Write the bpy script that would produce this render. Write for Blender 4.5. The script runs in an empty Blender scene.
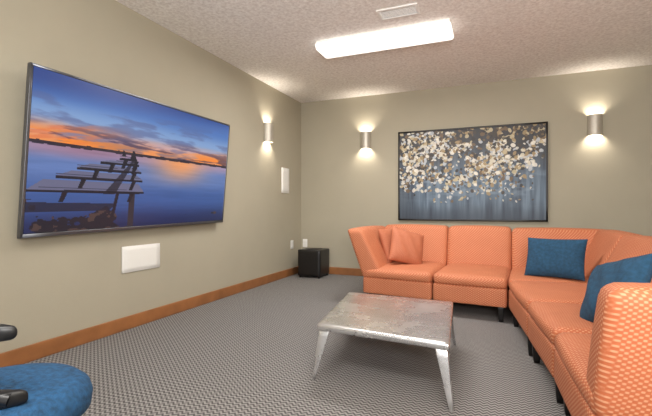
import bpy, bmesh, math, random
import numpy as np
from mathutils import Vector, Matrix
random.seed(4)
rng=np.random.RandomState(7)
sc=bpy.context.scene
sc.view_settings.view_transform='Standard'
def s2l(c):
    return tuple((x/12.92 if x<=.04045 else ((x+.055)/1.055)**2.4) for x in [k/255. for k in c])
# ---------------------------------------------------------------- materials
def newmat(name):
    m=bpy.data.materials.new(name); m.use_nodes=True
    nt=m.node_tree; b=nt.nodes['Principled BSDF']
    return m,nt,b
def mat(name,rgb,rough=.6,metal=0,noise=0.0,nscale=20,bump=0.0,bscale=60,emit=None,estr=0):
    m,nt,b=newmat(name)
    c=s2l(rgb)
    b.inputs['Base Color'].default_value=(*c,1)
    b.inputs['Roughness'].default_value=rough
    b.inputs['Metallic'].default_value=metal
    tc=nt.nodes.new('ShaderNodeTexCoord')
    if noise:
        n=nt.nodes.new('ShaderNodeTexNoise'); n.inputs['Scale'].default_value=nscale; n.inputs['Detail'].default_value=4
        nt.links.new(tc.outputs['Object'],n.inputs['Vector'])
        r=nt.nodes.new('ShaderNodeValToRGB')
        r.color_ramp.elements[0].position=.3; r.color_ramp.elements[1].position=.7
        r.color_ramp.elements[0].color=(*[k*(1-noise) for k in c],1)
        r.color_ramp.elements[1].color=(*[min(1,k*(1+noise)) for k in c],1)
        nt.links.new(n.outputs['Fac'],r.inputs['Fac']); nt.links.new(r.outputs['Color'],b.inputs['Base Color'])
    if bump:
        n=nt.nodes.new('ShaderNodeTexNoise'); n.inputs['Scale'].default_value=bscale; n.inputs['Detail'].default_value=3
        nt.links.new(tc.outputs['Object'],n.inputs['Vector'])
        bp=nt.nodes.new('ShaderNodeBump'); bp.inputs['Strength'].default_value=bump; bp.inputs['Distance'].default_value=.01
        nt.links.new(n.outputs['Fac'],bp.inputs['Height']); nt.links.new(bp.outputs['Normal'],b.inputs['Normal'])
    if emit:
        b.inputs['Emission Color'].default_value=(*s2l(emit),1); b.inputs['Emission Strength'].default_value=estr
    return m
def N(nt,op,a,b=None,c=None):
    n=nt.nodes.new('ShaderNodeMath'); n.operation=op
    for i,v in enumerate((a,b,c)):
        if v is None: continue
        if isinstance(v,(int,float)): n.inputs[i].default_value=v
        else: nt.links.new(v,n.inputs[i])
    return n.outputs[0]
def mixc(nt,fac,a,b):
    n=nt.nodes.new('ShaderNodeMix'); n.data_type='RGBA'
    nt.links.new(fac,n.inputs[0])
    for i,v in ((6,a),(7,b)):
        if isinstance(v,tuple): n.inputs[i].default_value=(*v,1)
        else: nt.links.new(v,n.inputs[i])
    return n.outputs[2]
M={}
M['wall']=mat('wall_paint',(172,165,146),.85,noise=.02,nscale=3,bump=.12,bscale=180)
M['wood']=mat('baseboard_wood',(148,97,57),.45,noise=.18,nscale=6)
M['white']=mat('white_plastic',(235,234,230),.4,noise=.01)
M['grille']=mat('speaker_grille',(232,231,226),.7,noise=.04,nscale=400)
M['black']=mat('black_plastic',(22,22,24),.35,noise=.1)
M['blackwood']=mat('black_wood',(18,15,14),.4,noise=.2)
M['bezel']=mat('tv_bezel',(110,112,118),.35,metal=.8,noise=.03)
M['nickel']=mat('brushed_nickel',(196,190,178),.5,metal=.6,noise=.06,nscale=60)
M['frame']=mat('painting_frame',(28,24,22),.4,noise=.1)
M['blue']=mat('blue_fabric',(27,68,96),.9,noise=.25,nscale=45,bump=.3,bscale=300)
M['bluev']=mat('blue_velvet',(24,72,110),.85,noise=.4,nscale=60,bump=.4,bscale=200)
M['glow']=mat('light_diffuser',(250,250,250),.5,noise=.005,emit=(255,250,242),estr=1.3)
M['bulb']=mat('bulb',(255,240,220),.5,noise=.005,emit=(255,225,180),estr=6)
# ceiling
m,nt,b=newmat('ceiling_knockdown'); M['ceil']=m
tc=nt.nodes.new('ShaderNodeTexCoord')
n=nt.nodes.new('ShaderNodeTexNoise'); n.inputs['Scale'].default_value=34; n.inputs['Detail'].default_value=6; n.inputs['Roughness'].default_value=.7
nt.links.new(tc.outputs['Object'],n.inputs['Vector'])
r=nt.nodes.new('ShaderNodeValToRGB'); r.color_ramp.elements[0].position=.36; r.color_ramp.elements[1].position=.64
r.color_ramp.elements[0].color=(*s2l((218,212,206)),1); r.color_ramp.elements[1].color=(*s2l((249,246,241)),1)
nt.links.new(n.outputs['Fac'],r.inputs['Fac']); nt.links.new(r.outputs['Color'],b.inputs['Base Color'])
bp=nt.nodes.new('ShaderNodeBump'); bp.inputs['Strength'].default_value=.4; bp.inputs['Distance'].default_value=.01
nt.links.new(n.outputs['Fac'],bp.inputs['Height']); nt.links.new(bp.outputs['Normal'],b.inputs['Normal']); b.inputs['Roughness'].default_value=.95
# carpet
m,nt,b=newmat('carpet_chevron'); M['carpet']=m
tc=nt.nodes.new('ShaderNodeTexCoord'); sx=nt.nodes.new('ShaderNodeSeparateXYZ'); nt.links.new(tc.outputs['Object'],sx.inputs[0])
tri=N(nt,'PINGPONG',sx.outputs[0],.018)
yy=N(nt,'ADD',sx.outputs[1],tri)
st=N(nt,'SINE',N(nt,'MULTIPLY',yy,2*math.pi/.028))
st=N(nt,'MULTIPLY_ADD',st,.9,.5)
cl=nt.nodes.new('ShaderNodeClamp'); nt.links.new(st,cl.inputs[0]); st=cl.outputs[0]
nz=nt.nodes.new('ShaderNodeTexNoise'); nz.inputs['Scale'].default_value=90; nz.inputs['Detail'].default_value=3
nt.links.new(tc.outputs['Object'],nz.inputs['Vector'])
f=N(nt,'ADD',N(nt,'MULTIPLY',st,.75),N(nt,'MULTIPLY',nz.outputs['Fac'],.3))
col=mixc(nt,f,s2l((54,52,51)),s2l((152,149,147)))
nt.links.new(col,b.inputs['Base Color']); b.inputs['Roughness'].default_value=.95
bp=nt.nodes.new('ShaderNodeBump'); bp.inputs['Strength'].default_value=.3; bp.inputs['Distance'].default_value=.006
nt.links.new(f,bp.inputs['Height']); nt.links.new(bp.outputs['Normal'],b.inputs['Normal'])
# sofa fabric
def fabric(name,base,dot,k,kz,amt,off):
    m,nt,b=newmat(name)
    tc=nt.nodes.new('ShaderNodeTexCoord'); sx=nt.nodes.new('ShaderNodeSeparateXYZ'); nt.links.new(tc.outputs['Object'],sx.inputs[0])
    g=nt.nodes.new('ShaderNodeNewGeometry'); sn=nt.nodes.new('ShaderNodeSeparateXYZ'); nt.links.new(g.outputs['Normal'],sn.inputs[0])
    X,Y,Z=sx.outputs
    up=N(nt,'GREATER_THAN',N(nt,'ABSOLUTE',sn.outputs[2]),.75)
    A=N(nt,'ADD',X,Y)
    def dots(p,q):
        return N(nt,'MULTIPLY',N(nt,'SINE',N(nt,'MULTIPLY',p,k)),N(nt,'SINE',N(nt,'MULTIPLY',q,kz)))
    d1=dots(A,Z); d2=dots(X,Y)
    d=N(nt,'ADD',N(nt,'MULTIPLY',d1,N(nt,'SUBTRACT',1.0,up)),N(nt,'MULTIPLY',d2,up))
    d=N(nt,'MULTIPLY_ADD',d,1.3,off)
    cl=nt.nodes.new('ShaderNodeClamp'); nt.links.new(d,cl.inputs[0])
    nz=nt.nodes.new('ShaderNodeTexNoise'); nz.inputs['Scale'].default_value=8; nt.links.new(tc.outputs['Object'],nz.inputs['Vector'])
    f=N(nt,'MULTIPLY',cl.outputs[0],amt)
    c=mixc(nt,f,s2l(base),s2l(dot))
    c2=mixc(nt,N(nt,'MULTIPLY',nz.outputs['Fac'],.3),c,s2l([v*.8 for v in base]))
    nt.links.new(c2,b.inputs['Base Color']); b.inputs['Roughness'].default_value=.7
    bp=nt.nodes.new('ShaderNodeBump'); bp.inputs['Strength'].default_value=.3; bp.inputs['Distance'].default_value=.002
    nt.links.new(cl.outputs[0],bp.inputs['Height']); nt.links.new(bp.outputs['Normal'],b.inputs['Normal'])
    return m
M['sofa']=fabric('sofa_fabric',(184,98,60),(222,170,132),2*math.pi/.026,2*math.pi/.019,.7,.12)
M['pillow_o']=fabric('orange_pillow_fabric',(178,102,70),(202,138,106),2*math.pi/.02,2*math.pi/.02,.4,.1)
# galvanised metal
m,nt,b=newmat('galvanised_metal'); M['galv']=m
tc=nt.nodes.new('ShaderNodeTexCoord'); n=nt.nodes.new('ShaderNodeTexNoise'); n.inputs['Scale'].default_value=4; n.inputs['Detail'].default_value=5; n.inputs['Roughness'].default_value=.6
nt.links.new(tc.outputs['Object'],n.inputs['Vector'])
r=nt.nodes.new('ShaderNodeValToRGB'); r.color_ramp.elements[0].position=.3; r.color_ramp.elements[1].position=.7
r.color_ramp.elements[0].color=(*s2l((182,181,181)),1); r.color_ramp.elements[1].color=(*s2l((212,211,211)),1)
nt.links.new(n.outputs['Fac'],r.inputs['Fac']); nt.links.new(r.outputs['Color'],b.inputs['Base Color'])
b.inputs['Metallic'].default_value=.85
nt.links.new(N(nt,'MULTIPLY_ADD',n.outputs['Fac'],.25,.14),b.inputs['Roughness'])
bp=nt.nodes.new('ShaderNodeBump'); bp.inputs['Strength'].default_value=.12; bp.inputs['Distance'].default_value=.004
nt.links.new(n.outputs['Fac'],bp.inputs['Height']); nt.links.new(bp.outputs['Normal'],b.inputs['Normal'])
# ---------------------------------------------------------------- geometry helpers
def link(o,parent=None):
    bpy.context.collection.objects.link(o)
    if parent: o.parent=parent
    return o
def empty(name,loc=(0,0,0)):
    o=bpy.data.objects.new(name,None); o.location=loc; o.empty_display_size=.1
    return link(o)
def meshobj(name,verts,faces,mt,parent=None,smooth=False):
    me=bpy.data.meshes.new(name); me.from_pydata([tuple(v) for v in verts],[],faces); me.update()
    bm=bmesh.new(); bm.from_mesh(me); bmesh.ops.recalc_face_normals(bm,faces=bm.faces); bm.to_mesh(me); bm.free()
    me.materials.append(mt)
    if smooth:
        for p in me.polygons: p.use_smooth=True
    return link(bpy.data.objects.new(name,me),parent)
def tri3(c,u,v,w):
    b0=c[0]*(1-u)*(1-v)+c[1]*u*(1-v)+c[2]*u*v+c[3]*(1-u)*v
    t0=c[4]*(1-u)*(1-v)+c[5]*u*(1-v)+c[6]*u*v+c[7]*(1-u)*v
    return b0*(1-w)+t0*w
def soft(name,bot,top,r,mt,parent=None,puff=(0,0,0),n=14):
    """rounded, puffed hexahedron; bot/top = 4 points each (same winding)"""
    c=[Vector(p) for p in list(bot)+list(top)]
    dx=((c[1]-c[0]).length+(c[2]-c[3]).length)/2; dy=((c[3]-c[0]).length+(c[2]-c[1]).length)/2; dz=(c[4]-c[0]).length
    h=(dx/2,dy/2,dz/2); r=min(r,*[k*.98 for k in h])
    ts=[]
    for i in range(n+1): ts.append(math.sin((i/n-.5)*math.pi))
    idx={}; V=[]; Fc=[]
    def vid(i,j,k):
        key=(i,j,k)
        if key in idx: return idx[key]
        t=(ts[i],ts[j],ts[k]); p=[t[a]*h[a] for a in range(3)]
        q=[max(-(h[a]-r),min(h[a]-r,p[a])) for a in range(3)]
        d=[p[a]-q[a] for a in range(3)]; L=math.sqrt(sum(x*x for x in d))
        if L>0: p=[q[a]+d[a]/L*r for a in range(3)]
        for a in range(3):
            if puff[a] and abs(t[a])>.999:
                o=[x for x in range(3) if x!=a]
                p[a]+=math.copysign(puff[a],t[a])*(1-t[o[0]]**2)*(1-t[o[1]]**2)
        V.append(tri3(c,p[0]/dx+.5,p[1]/dy+.5,p[2]/dz+.5))
        idx[key]=len(V)-1; return idx[key]
    for i in range(n):
        for j in range(n):
            for k in (0,n):
                Fc.append([vid(i,j,k),vid(i+1,j,k),vid(i+1,j+1,k),vid(i,j+1,k)])
                Fc.append([vid(i,k,j),vid(i+1,k,j),vid(i+1,k,j+1),vid(i,k,j+1)])
                Fc.append([vid(k,i,j),vid(k,i+1,j),vid(k,i+1,j+1),vid(k,i,j+1)])
    return meshobj(name,V,Fc,mt,parent,True)
def rbox(name,x0,x1,y0,y1,z0,z1,mt,parent=None,r=.004,n=6):
    q=lambda z:[(x0,y0,z),(x1,y0,z),(x1,y1,z),(x0,y1,z)]
    return soft(name,q(z0),q(z1),r,mt,parent,n=n)
def box(name,x0,x1,y0,y1,z0,z1,mt,parent=None):
    v=[(x,y,z) for z in(z0,z1) for x,y in((x0,y0),(x1,y0),(x1,y1),(x0,y1))]
    return meshobj(name,v,[(0,1,2,3),(4,5,6,7),(0,1,5,4),(1,2,6,5),(2,3,7,6),(3,0,4,7)],mt,parent)
def lathe(name,prof,loc,mt,parent=None,seg=48):
    V=[];Fc=[]
    for r_,z in prof:
        for i in range(seg):
            a=2*math.pi*i/seg; V.append((loc[0]+r_*math.cos(a),loc[1]+r_*math.sin(a),loc[2]+z))
    for k in range(len(prof)-1):
        for i in range(seg):
            j=(i+1)%seg; Fc.append((k*seg+i,k*seg+j,(k+1)*seg+j,(k+1)*seg+i))
    Fc.append(tuple(range(seg))); Fc.append(tuple((len(prof)-1)*seg+i for i in range(seg)))
    return meshobj(name,V,Fc,mt,parent,True)
def tube(name,pts,rad,mt,parent=None):
    cu=bpy.data.curves.new(name,'CURVE'); cu.dimensions='3D'; cu.bevel_depth=rad; cu.bevel_resolution=5; cu.use_fill_caps=True
    sp=cu.splines.new('NURBS'); sp.points.add(len(pts)-1); sp.use_endpoint_u=True; sp.order_u=3
    for i,p in enumerate(pts): sp.points[i].co=(*p,1)
    cu.materials.append(mt)
    o=bpy.data.objects.new(name,cu); link(o)
    dg=bpy.context.evaluated_depsgraph_get(); me=bpy.data.meshes.new_from_object(o.evaluated_get(dg))
    bpy.data.objects.remove(o)
    for p in me.polygons: p.use_smooth=True
    return link(bpy.data.objects.new(name,me),parent)
# ---------------------------------------------------------------- room
W,D,H=4.95,-8.2,2.7
box('floor',-.1,W+.1,D,.1,-.1,0,M['carpet'])
box('ceiling',-.1,W+.1,D,.1,H,H+.1,M['ceil'])
box('wall_left',-.12,0,D,.12,0,H,M['wall'])
box('wall_back',0,W,0,.12,0,H,M['wall'])
box('wall_right',W,W+.12,D,.12,0,H,M['wall'])
rbox('baseboard_left',0,.016,D,0,0,.11,M['wood'])
rbox('baseboard_back',.016,W,-.016,0,0,.11,M['wood'])
# ---------------------------------------------------------------- value noise
def vnoise(u,v,seed):
    r_=np.random.RandomState(seed); G=r_.rand(64,64)
    iu=np.floor(u).astype(int); iv=np.floor(v).astype(int); fu=u-iu; fv=v-iv
    fu=fu*fu*(3-2*fu); fv=fv*fv*(3-2*fv)
    g=lambda a,b_: G[a%64,b_%64]
    return (g(iu,iv)*(1-fu)+g(iu+1,iv)*fu)*(1-fv)+(g(iu,iv+1)*(1-fu)+g(iu+1,iv+1)*fu)*fv
def fbm(u,v,seed,o=4):
    s=0;a=.5
    for i in range(o): s=s+a*vnoise(u*2**i,v*2**i,seed+i); a*=.5
    return s/(1-.5**o)
def sm(a,b_,x):
    t=np.clip((x-a)/(b_-a),0,1); return t*t*(3-2*t)
def picture(name,quad,nu,nv,img,mt,parent):
    q=[Vector(p) for p in quad]; V=[]
    for j in range(nv+1):
        for i in range(nu+1):
            u=i/nu; v=j/nv
            V.append(tuple(q[0]*(1-u)*(1-v)+q[1]*u*(1-v)+q[2]*u*v+q[3]*(1-u)*v))
    Fc=[(j*(nu+1)+i,j*(nu+1)+i+1,(j+1)*(nu+1)+i+1,(j+1)*(nu+1)+i) for j in range(nv) for i in range(nu)]
    me=bpy.data.meshes.new(name); me.from_pydata(V,[],Fc); me.update()
    at=me.color_attributes.new('Col','FLOAT_COLOR','CORNER')
    c=np.clip(img/255.,0,1); c=np.where(c<=.04045,c/12.92,((c+.055)/1.055)**2.4)
    c=np.concatenate([c,np.ones((nv,nu,1))],2).reshape(-1,4); c=np.repeat(c,4,axis=0)
    at.data.foreach_set('color',c.astype(np.float32).ravel())
    me.materials.append(mt)
    return link(bpy.data.objects.new(name,me),parent)
def picmat(name,emis,rough,dif=1.0):
    m,nt,b=newmat(name); a=nt.nodes.new('ShaderNodeVertexColor'); a.layer_name='Col'
    b.inputs['Roughness'].default_value=rough
    if emis:
        nt.links.new(a.outputs['Color'],b.inputs['Emission Color']); b.inputs['Emission Strength'].default_value=emis
        b.inputs['Base Color'].default_value=(.01,.01,.012,1)
    else: nt.links.new(a.outputs['Color'],b.inputs['Base Color'])
    return m
# ---------------------------------------------------------------- TV
tv=empty('television',(0,0,0))
fBL,fBR,fTR,fTL=(.085,-4.225,.825),(.085,-2.16,.865),(.165,-2.14,1.925),(.165,-4.21,1.92)
bk=lambda p,d=.045:(p[0]-d,p[1],p[2])
soft('tv_housing',[bk(fBL),bk(fBR),fBR,fBL],[bk(fTL),bk(fTR),fTR,fTL],.006,M['black'],tv,n=6)
def lerp(a,b_,t): return tuple(a[i]*(1-t)+b_[i]*t for i in range(3))
def quadpt(u,v,off=0):
    p=lerp(lerp(fBL,fBR,u),lerp(fTL,fTR,u),v); return (p[0]+off,p[1],p[2])
def bar(name,u0,u1,v0,v1,mt,o0=-.03,o1=.004):
    b0=[quadpt(u0,v0,o0),quadpt(u1,v0,o0),quadpt(u1,v0,o1),quadpt(u0,v0,o1)]
    t0=[quadpt(u0,v1,o0),quadpt(u1,v1,o0),quadpt(u1,v1,o1),quadpt(u0,v1,o1)]
    soft(name,b0,t0,.002,mt,tv,n=4)
bar('bezel_bottom',-.002,1.002,-.004,.02,M['bezel'])
bar('bezel_top',-.002,1.002,.99,1.004,M['bezel'])
bar('bezel_side_1',-.003,.005,-.004,1.004,M['bezel'])
bar('bezel_side_2',.995,1.003,-.004,1.004,M['bezel'])
box('wall_mount',0,.05,-3.5,-2.85,1.1,1.6,M['black'],tv)
nu,nv=360,210
u,v=np.meshgrid((np.arange(nu)+.5)/nu,(np.arange(nv)+.5)/nv)
A=lambda c:np.array(c,float)[None,None,:]
def mx(a,b_,t): return a*(1-t[...,None])+b_*t[...,None]
hz=.555
s=(v-hz)/(1-hz)
img=A((240,150,88))*np.ones((nv,nu,1))
img=mx(img,A((214,166,160)),sm(.05,.22,s))
img=mx(img,A((130,162,208)),sm(.16,.42,s))
img=mx(img,A((76,118,186)),sm(.4,.75,s))
img=mx(img,A((38,68,138)),sm(.68,1.08,s+(.3-.45*u)*.5))
cl=fbm(u*5+s*2,s*7-u*2,11,5)
img=mx(img,A((84,92,138)),sm(.52,.68,cl)*sm(.95,.5,s)*sm(0,.06,s)*.55)
cl2=fbm(u*7+3,s*16-u*3,31,5)
img=mx(img,A((250,138,50)),sm(.44,.58,cl2)*sm(.4,.06,s)*(.3+.7*np.maximum(sm(.45,.1,u),sm(.55,.85,u))))
img=mx(img,A((226,120,74)),sm(.52,.64,fbm(u*6+1,s*10-u*6,37,5))*sm(.5,.25,s)*sm(.45,.1,u)*.7)
img=mx(img,A((62,50,82)),sm(.56,.67,fbm(u*6+9,s*14+u*2,51,5))*sm(.42,.15,s)*.7)
# water
w=(hz-v)/hz
wt=A((158,140,170))*np.ones((nv,nu,1))
wt=mx(wt,A((98,124,180)),sm(.02,.2,w)); wt=mx(wt,A((60,90,150)),sm(.25,.6,w)); wt=mx(wt,A((26,40,82)),sm(.6,1,w))
wt=mx(wt,A((246,160,98)),np.exp(-((u-.66)/.15)**2)*sm(.5,.02,w)*.95)
wt=mx(wt,A((150,100,120)),np.exp(-((u-.2)/.2)**2)*sm(.2,.02,w)*.5)
wt*=(1+.12*(fbm(u*8,v*60,71,3)-.5))[...,None]
img=np.where((v<hz)[...,None],wt,img)
img=mx(img,A((30,26,44)),((np.abs(v-hz-.006)<.009+.005*vnoise(u*40,u*0,5))).astype(float)*.9)
def poly(pts,col,al=1.0):
    global img
    ins=np.zeros_like(u,bool); n_=len(pts)
    for i in range(n_):
        x1,y1=pts[i]; x2,y2=pts[(i+1)%n_]
        if y1==y2: continue
        c_=((y1>v)!=(y2>v))&(u<(x2-x1)*(v-y1)/(y2-y1)+x1); ins^=c_
    img=mx(img,A(col),ins*al)
rk=(fbm(u*14,v*12,90,4)>.36+.5*sm(.06,.22,v)+.4*sm(.28,.46,u))&(v<.25)
img=mx(img,A((28,26,34)),rk*.9); rk2=rk&(fbm(u*30,v*30,95,3)>.6); img=mx(img,A((86,66,60)),rk2*.8)
poly([(.385,.0),(.415,.0),(.415,.27),(.385,.27)],(48,44,52)); poly([(.30,.02),(.315,.02),(.34,.26),(.325,.26)],(30,28,40))
poly([(.0,.13),(.30,.13),(.33,.18),(.0,.19)],(24,28,46),.8)
for (x0,x1,y0,y1) in((.0,.457,.25,.335),(.09,.448,.342,.398),(.16,.438,.408,.457),(.25,.425,.463,.497),(.33,.415,.503,.528)):
    poly([(x0,y0),(x1,y0+.005),(x1,y0+.022),(x0,y0+.018)],(26,26,40))
    poly([(x0,y0+.018),(x1,y0+.022),(x1-.03,y1),(x0+.05,y1)],(104,106,134))
    poly([(x0,y0+.03),(x1-.01,y0+.034),(x1-.012,y0+.037),(x0,y0+.033)],(60,60,84))
    for q in(.25,.85):
        xx=x0*(1-q)+x1*q
        poly([(xx-.012,y0-.06),(xx+.004,y0-.06),(xx+.02,y0+.005),(xx+.0,y0+.005)],(24,24,36))
poly([(.27,.25),(.32,.25),(.41,.53),(.40,.53)],(20,20,32),.7)
poly([(.34,.54),(.36,.54),(.35,.58),(.345,.58)],(30,28,40)); poly([(.38,.525),(.41,.525),(.40,.585),(.39,.585)],(30,28,40))
M['screen']=picmat('tv_screen_sunset',.95,.3)
picture('screen',[quadpt(.006,.022,.003),quadpt(.994,.022,.003),quadpt(.994,.988,.003),quadpt(.006,.988,.003)],nu,nv,img,M['screen'],tv)
# ---------------------------------------------------------------- painting
pt=empty('framed_painting')
px0,px1,pz0,pz1=1.57,3.48,.845,2.115
t_=.022
rbox('frame_bottom',px0,px1,-.045,0,pz0,pz0+t_,M['frame'],pt,n=4); rbox('frame_top',px0,px1,-.045,0,pz1-t_,pz1,M['frame'],pt,n=4)
rbox('frame_side_1',px0,px0+t_,-.045,0,pz0,pz1,M['frame'],pt,n=4); rbox('frame_side_2',px1-t_,px1,-.045,0,pz0,pz1,M['frame'],pt,n=4)
box('canvas_backing',px0+.01,px1-.01,-.028,-.001,pz0+.01,pz1-.01,M['frame'],pt)
nu,nv=400,266
u,v=np.meshgrid((np.arange(nu)+.5)/nu,(np.arange(nv)+.5)/nv)
streak=fbm(u*38,v*1.6,120,4); blot=fbm(u*4,v*3,140,4)
img=A((84,102,120))*np.ones((nv,nu,1))
img=mx(img,A((128,148,166)),sm(.45,.75,streak)*.7)
img=mx(img,A((46,58,76)),sm(.5,.25,streak)*.7)
img=mx(img,A((146,164,178)),sm(.5,.7,fbm(u*6,v*14,150,4))*np.exp(-((v-.36)/.16)**2)*.5)
img=mx(img,A((48,46,48)),sm(.45,.9,v+.3*(blot-.5))*.8)
img=mx(img,A((46,54,66)),sm(.22,0,v+.15*(blot-.5))*.6)
img=mx(img,A((46,50,58)),sm(.2,.0,u)*.4)
def ell(cx,cy,a_,b_,th,col,al):
    ex=max(a_,b_)*1.1; i0=max(0,int((cx-ex)*nu)); i1=min(nu,int((cx+ex)*nu)+2); j0=max(0,int((cy-ex*1.5)*nv)); j1=min(nv,int((cy+ex*1.5)*nv)+2)
    if i1<=i0 or j1<=j0: return
    U=(u[j0:j1,i0:i1]-cx); Vv=(v[j0:j1,i0:i1]-cy)/1.5
    p=U*math.cos(th)+Vv*math.sin(th); q=-U*math.sin(th)+Vv*math.cos(th)
    t=((p/a_)**2+(q/b_)**2<1)*al
    img[j0:j1,i0:i1]=mx(img[j0:j1,i0:i1],A(col),t)
cols=[(210,204,184),(190,176,142),(158,136,98),(228,224,212),(206,202,192),(108,88,64),(184,190,196),(66,58,50),(46,44,44)]
cnt=0
while cnt<1500:
    cx,cy=rng.rand(),rng.rand()
    lim=.40+.08*math.sin(cx*7) + (.42*max(0,cx-.40))
    pr=float(sm(lim-.28,lim+.24,np.array(cy)))
    g_=float(fbm(np.array([cx*7.]),np.array([cy*5.]),200,3)[0])
    pr*=1.0 if g_>.46 else .25
    if rng.rand()<pr:
        cnt+=1; k=rng.randint(len(cols)) if cy<.85 or cx<.4 else rng.choice([1,2,5,7,8,8]); sz=.007+.011*rng.rand()
        ell(cx,cy,sz,sz*(.5+.4*rng.rand()),rng.rand()*3.14,cols[k],.92)
for i in range(90):
    cx=.2+.75*rng.rand(); cy=.18+.44*rng.rand(); ell(cx,cy,.009,.005,rng.rand()*3,cols[rng.randint(8)],.8)
M['canvas']=picmat('painted_canvas',0,.5)
picture('canvas',[(px0+t_,-.03,pz0+t_),(px1-t_,-.03,pz0+t_),(px1-t_,-.03,pz1-t_),(px0+t_,-.03,pz1-t_)],nu,nv,img,M['canvas'],pt)
# ---------------------------------------------------------------- sconces
def sconce(loc,ang):
    e=empty('wall_sconce',loc); e.rotation_euler=(0,0,ang)
    R,hh=.082,.125; V=[];Fc=[]; n=24
    for z in(-hh,-hh+.006,hh-.006,hh):
        for i in range(n+1):
            a=math.pi*i/n; V.append((R*math.cos(a),-R*1.05*math.sin(a)-.001,z))
    for k in range(3):
        for i in range(n): Fc.append((k*(n+1)+i,k*(n+1)+i+1,(k+1)*(n+1)+i+1,(k+1)*(n+1)+i))
    o=meshobj('shade',V,Fc,M['nickel'],e,True); sd=o.modifiers.new('s','SOLIDIFY'); sd.thickness=.004
    box('back_plate',-.05,.05,-.008,-.001,-.09,.09,M['nickel'],e)
    lathe('bulb',[(.006,-.04),(.02,-.03),(.026,0),(.02,.03),(.006,.04)],(0,-.045,0),M['bulb'],e,16)
    for sgn in(-1,1):
        l=bpy.data.lights.new('sconce_lamp','SPOT'); l.energy=18 if sgn<0 else 15; l.color=(1,.9,.77); l.spot_size=math.radians(150); l.spot_blend=1; l.shadow_soft_size=.035
        lo=bpy.data.objects.new('lamp_'+('down' if sgn<0 else 'up'),l); link(lo,e); lo.location=(0,-.06,sgn*.065)
        lo.rotation_euler=(0,0,0) if sgn<0 else (math.pi,0,0)
sconce((1.075,0,2.03),0); sconce((3.99,0,2.03),0); sconce((0,-1.065,2.035),math.pi/2)
# ---------------------------------------------------------------- ceiling lights
def fixture(x0,x1,y0,y1,en):
    e=empty('ceiling_light_fixture')
    ym=(y0+y1)/2
    box('pan',x0+.01,x1-.01,y0+.03,y1-.03,2.66,H,M['white'],e)
    soft('diffuser',[(x0,y0+.04,2.615),(x1,y0+.04,2.615),(x1,y1-.04,2.615),(x0,y1-.04,2.615)],[(x0,y0,2.68),(x1,y0,2.68),(x1,y1,2.68),(x0,y1,2.68)],.028,M['glow'],e,n=10)
    l=bpy.data.lights.new('tube_lamp','AREA'); l.shape='RECTANGLE'; l.size=x1-x0; l.size_y=y1-y0; l.energy=en; l.color=(1,.97,.935)
    lo=bpy.data.objects.new('tube_lamp',l); link(lo,e); lo.location=((x0+x1)/2,ym,2.60)
fixture(1.17,2.49,-2.13,-1.77,54)
fixture(1.4,2.73,-6.3,-5.9,42)  # unseen second fixture, added behind the camera as fill light
# added fill lamp, unseen behind the camera, bounced off the ceiling to brighten the room
l=bpy.data.lights.new('bounce_fill','AREA'); l.shape='RECTANGLE'; l.size=.9; l.size_y=.9; l.energy=180; l.color=(1,.97,.94)
lo=bpy.data.objects.new('bounce_fill',l); link(lo); lo.location=(3.3,-6.6,1.5); lo.rotation_euler=(math.radians(180-42),0,math.radians(0))
# vent
e=empty('ceiling_air_vent')
vx0,vx1,vy0,vy1=1.91,2.26,-2.5,-2.31
for i,(a0,a1,b0,b1) in enumerate(((vx0,vx1,vy0,vy0+.025),(vx0,vx1,vy1-.025,vy1),(vx0,vx0+.025,vy0,vy1),(vx1-.025,vx1,vy0,vy1))):
    rbox('flange_%d'%i,a0,a1,b0,b1,H-.012,H,M['white'],e,n=4)
box('duct_shade',vx0+.02,vx1-.02,vy0+.02,vy1-.02,H-.003,H,M['black'],e)  # thin black sheet in place of the shade behind the louvers
for i in range(6):
    y=vy0+.034+i*.022
    meshobj('louver_%d'%i,[(vx0+.02,y,H-.003),(vx1-.02,y,H-.003),(vx1-.02,y+.008,H-.008),(vx0+.02,y+.008,H-.008)],[(0,1,2,3)],M['white'],e)
# ---------------------------------------------------------------- wall devices
e=empty('in_wall_speaker'); rbox('rim',0,.012,-3.40,-2.99,.475,.695,M['white'],e,n=4); rbox('grille',.008,.015,-3.385,-3.005,.49,.68,M['grille'],e,n=4)
e=empty('wall_panel_speaker'); rbox('rim',0,.012,-.66,-.43,1.24,1.61,M['white'],e,n=4); rbox('grille',.008,.015,-.645,-.445,1.255,1.595,M['grille'],e,n=4)
e=empty('wall_outlet'); rbox('plate',0,.006,-.37,-.28,.40,.53,M['white'],e,n=4)
for z in(.435,.49): rbox('socket',.004,.008,-.345,-.305,z-.015,z+.015,M['grille'],e,n=4)
e=empty('wall_outlet'); rbox('plate',.03,.11,-.006,0,.40,.53,M['white'],e,n=4)
for z in(.435,.49): rbox('socket',.05,.09,-.008,-.004,z-.015,z+.015,M['grille'],e,n=4)
e=empty('subwoofer')
rbox('cabinet',.17,.53,-.47,-.1,.025,.41,M['black'],e,r=.012); rbox('front_grille',.185,.515,-.482,-.47,.04,.395,M['blackwood'],e,r=.005)
lathe('cone',[(.13,0),(.13,.004),(.02,.006)],(.35,-.285,.41),M['blackwood'],e)
for x in(.20,.50):
    for y in(-.44,-.13): lathe('foot',[(.018,0),(.02,.026)],(x,y,0),M['black'],e,16)
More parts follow.
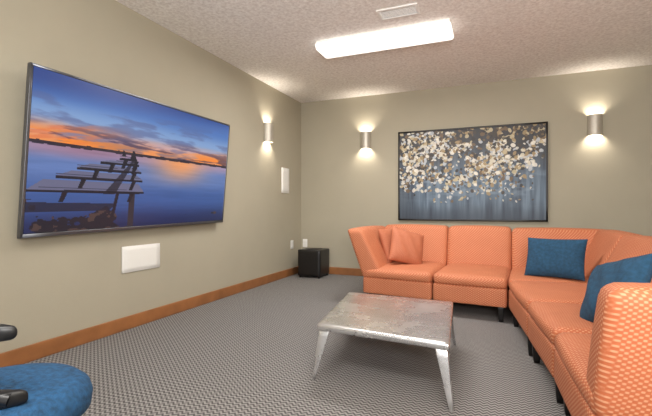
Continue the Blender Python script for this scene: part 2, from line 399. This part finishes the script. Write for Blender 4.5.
# ---------------------------------------------------------------- sofa
sf=empty('sectional_sofa')
def z3(p,z): return (p[0],p[1],z)
cntr=[0]
def seatmod(q,inset=0):
    cntr[0]+=1; i=cntr[0]
    soft('base_%d'%i,[z3(p,.13) for p in q],[z3(p,.30) for p in q],.02,M['sofa'],sf,n=8)
    soft('seat_%d'%i,[z3(p,.285) for p in q],[z3(p,.395) for p in q],.045,M['sofa'],sf,puff=(.008,.012,.02),n=14)
def backmod(i0,i1,o0,o1,lean,nm,top=.80,zb=.28,r=.05):
    lx,ly=lean
    cntr[0]+=1
    th=.17
    d=Vector((o0[0]-i0[0],o0[1]-i0[1])).normalized()*th; d1=Vector((o1[0]-i1[0],o1[1]-i1[1])).normalized()*th
    ot0=(o0[0]+lx,o0[1]+ly); ot1=(o1[0]+lx,o1[1]+ly)
    it0=(ot0[0]-d[0],ot0[1]-d[1]); it1=(ot1[0]-d1[0],ot1[1]-d1[1])
    bot=[z3(i0,zb),z3(i1,zb),z3(o1,zb),z3(o0,zb)]; tp=[z3(it0,top),z3(it1,top),z3(ot1,top),z3(ot0,top)]
    soft('back_%s_%d'%(nm,cntr[0]),bot,tp,r,M['sofa'],sf,puff=(.006,.018,.012),n=14)
def leg(x,y):
    cntr[0]+=1
    a,b_=.028,.018
    soft('leg_%d'%cntr[0],[(x-b_,y-b_,0),(x+b_,y-b_,0),(x+b_,y+b_,0),(x-b_,y+b_,0)],[(x-a,y-a,.14),(x+a,y-a,.14),(x+a,y+a,.14),(x-a,y+a,.14)],.003,M['blackwood'],sf,n=4)
F=[(1.575,-1.785),(2.295,-1.88),(2.955,-1.955)]
B=[(1.59,-.80),(2.36,-.87),(3.03,-.92)]
CR=(3.92,-.98)
G=[(2.965,-1.965),(3.05,-2.80),(3.12,-3.50),(3.15,-4.26)]
Rr=[(3.90,-1.97),(3.93,-2.79),(3.94,-3.49),(3.96,-4.24)]
g=.005
seatmod([F[0],(F[1][0]-g,F[1][1]),(B[1][0]-g,B[1][1]),B[0]])
seatmod([(F[1][0]+g,F[1][1]),(F[2][0]-g,F[2][1]),(B[2][0]-g,B[2][1]),(B[1][0]+g,B[1][1])])
seatmod([(F[2][0]+g,F[2][1]),(Rr[0][0],Rr[0][1]+g),CR,(B[2][0]+g,B[2][1])])
for i in range(3):
    a,b_,c,d=G[i],G[i+1],Rr[i+1],Rr[i]
    seatmod([(b_[0],b_[1]+g),(c[0],c[1]+g),(d[0],d[1]-g),(a[0],a[1]-g)])
sd_=.27
def inner(p,q,dist):
    v_=Vector((q[0]-p[0],q[1]-p[1])).normalized()*dist; return (p[0]+v_[0],p[1]+v_[1])
backmod(inner(B[0],F[0],sd_),inner(B[1],F[1],sd_),B[0],B[1],(0,.06),'rear',.81)
backmod((inner(B[1],F[1],sd_)[0]+.006,inner(B[1],F[1],sd_)[1]),inner(B[2],F[2],sd_),(B[1][0]+.006,B[1][1]),B[2],(0,.06),'rear',.81)
backmod((inner(B[2],F[2],sd_)[0]+.006,inner(B[2],F[2],sd_)[1]),(CR[0],CR[1]-sd_),(B[2][0]+.006,B[2][1]),(CR[0],CR[1]),(0,.06),'rear')
backmod((F[0][0]+.24,F[0][1]),(B[0][0]+.24,B[0][1]),F[0],B[0],(-.185,.0),'side',.795,r=.04)
backmod((CR[0]-.36,CR[1]-.05),(Rr[0][0]-.36,Rr[0][1]+.004),CR,(Rr[0][0],Rr[0][1]+.004),(.05,0),'right')
for i in range(3):
    a,b_=Rr[i],Rr[i+1]
    backmod((a[0]-.38,a[1]-.004),(b_[0]-.38,b_[1]+.004),(a[0],a[1]-.004),(b_[0],b_[1]+.004),(.05,0),'right')
backmod((G[3][0],G[3][1]+.22),(Rr[3][0],Rr[3][1]+.22),G[3],Rr[3],(.03,-.07),'end',.755)
for p in((1.66,-1.72),(2.24,-1.80),(2.34,-1.82),(2.90,-1.9),(3.02,-2.02),(3.08,-2.74),(3.10,-2.87),(3.16,-3.44),(3.18,-3.57),(3.21,-4.19),(3.88,-4.19),(3.86,-3.5),(3.85,-2.8),(3.84,-2.0),(3.84,-1.06),(3.0,-1.0),(2.35,-.95),(1.67,-.88)): leg(*p)
# ---------------------------------------------------------------- pillows
def pillow(size,th,loc,normal,roll,mt,name='throw_pillow',asp=1.0):
    n=22; V=[];Fc=[]
    for sgn in(1,-1):
        for j in range(n+1):
            for i in range(n+1):
                a=math.sin((i/n-.5)*math.pi); b_=math.sin((j/n-.5)*math.pi)
                t=max(0,(1-abs(a)**3)*(1-abs(b_)**3))**.5
                s_=1-.06*(1-a*a)*(abs(b_)**4); s2=1-.06*(1-b_*b_)*(abs(a)**4)
                wr=.006*math.sin(a*9+b_*5)*t
                V.append((a*size/2*asp*s2,b_*size/2*s_,sgn*(th/2*t)+wr))
    o=(n+1)**2
    for k in(0,o):
        for j in range(n):
            for i in range(n):
                q=j*(n+1)+i+k; Fc.append((q,q+1,q+n+2,q+n+1))
    me_o=meshobj(name,V,Fc,mt,None,True)
    bm=bmesh.new(); bm.from_mesh(me_o.data); bmesh.ops.remove_doubles(bm,verts=bm.verts,dist=1e-5); bmesh.ops.recalc_face_normals(bm,faces=bm.faces); bm.to_mesh(me_o.data); bm.free()
    zz=Vector(normal).normalized(); xx=Vector((0,0,1)).cross(zz).normalized(); yy_=zz.cross(xx)
    R=Matrix((xx,yy_,zz)).transposed().to_4x4() @ Matrix.Rotation(roll,4,'Z')
    me_o.matrix_world=Matrix.Translation(loc)@R
    return me_o
pillow(.40,.12,(1.77,-1.25,.60),(1,-.35,.35),.05,M['pillow_o'])
pillow(.40,.14,(1.96,-1.40,.59),(.85,-1,.55),-.3,M['pillow_o'])
pillow(.36,.14,(3.34,-1.78,.575),(-.45,-1,.35),.02,M['blue'],asp=1.35)
pillow(.38,.14,(3.42,-3.33,.57),(-1,-.25,.45),.3,M['blue'],asp=1.15)
# ---------------------------------------------------------------- coffee table
ct=empty('coffee_table')
T=[(1.865,-3.655),(2.635,-3.735),(2.565,-2.73),(1.735,-2.69)]
soft('top',[z3(p,.288) for p in T],[z3(p,.326) for p in T],.014,M['galv'],ct,n=16)
cx=sum(p[0] for p in T)/4; cy=sum(p[1] for p in T)/4
for i,p in enumerate(T):
    d=Vector((p[0]-cx,p[1]-cy)); d.normalize()
    q=Vector(p)-d*.02; fo=Vector(p)+d*.03
    ax=Vector((1 if p[0]<cx else -1,0)); ay=Vector((0,1 if p[1]<cy else -1))
    for nm,dirv,oth in(('a',ax,ay),('b',ay,ax)):
        wt_,wb=.066,.02; th=.008
        bt=[fo,fo+dirv*wb,fo+dirv*wb+oth*th,fo+oth*th]; tp=[q,q+dirv*wt_,q+dirv*wt_+oth*th,q+oth*th]
        soft('leg_%d_%s'%(i+1,nm),[(k[0],k[1],0) for k in bt],[(k[0],k[1],.295) for k in tp],.003,M['galv'],ct,n=4)
# ---------------------------------------------------------------- blue swivel chair
st_=empty('swivel_chair')
cx,cy=1.60,-5.19
lathe('seat',[(.15,.42),(.20,.425),(.222,.445),(.226,.475),(.218,.50),(.195,.520),(.14,.532),(.06,.536),(.01,.536)],(cx,cy,0),M['bluev'],st_)
lathe('pedestal',[(.03,.03),(.03,.42)],(cx,cy,0),M['black'],st_,24)
lathe('base_disc',[(.22,0),(.22,.012),(.05,.03)],(cx,cy,0),M['black'],st_)
tube('arm_bracket',[(1.755,-5.245,.545),(1.70,-5.28,.56),(1.62,-5.32,.56),(1.50,-5.36,.57),(1.44,-5.36,.64),(1.52,-5.31,.70),(1.62,-5.27,.70)],.017,M['black'],st_)
soft('bracket_foot',[(1.66,-5.31,.525),(1.75,-5.27,.525),(1.78,-5.21,.525),(1.69,-5.25,.525)],[(1.66,-5.31,.565),(1.75,-5.27,.565),(1.78,-5.21,.565),(1.69,-5.25,.565)],.015,M['black'],st_,n=8)
soft('arm_pad',[(1.55,-5.32,.68),(1.72,-5.26,.68),(1.75,-5.215,.68),(1.55,-5.26,.68)],[(1.55,-5.32,.722),(1.72,-5.26,.722),(1.75,-5.215,.722),(1.55,-5.26,.722)],.019,M['black'],st_,n=8)
# ---------------------------------------------------------------- world + camera
w_=bpy.data.worlds.new('world'); sc.world=w_; w_.use_nodes=True
bg=w_.node_tree.nodes['Background']; bg.inputs[0].default_value=(1,.975,.945,1); bg.inputs[1].default_value=1.35
cam=bpy.data.cameras.new('camera'); cam.sensor_width=36; cam.lens=407/652*36; cam.shift_y=1/652; cam.clip_start=.05
co=bpy.data.objects.new('camera',cam); link(co); co.location=(2.835,-5.866,1.007); co.rotation_euler=(math.radians(90),0,math.radians(22.3))
sc.camera=co
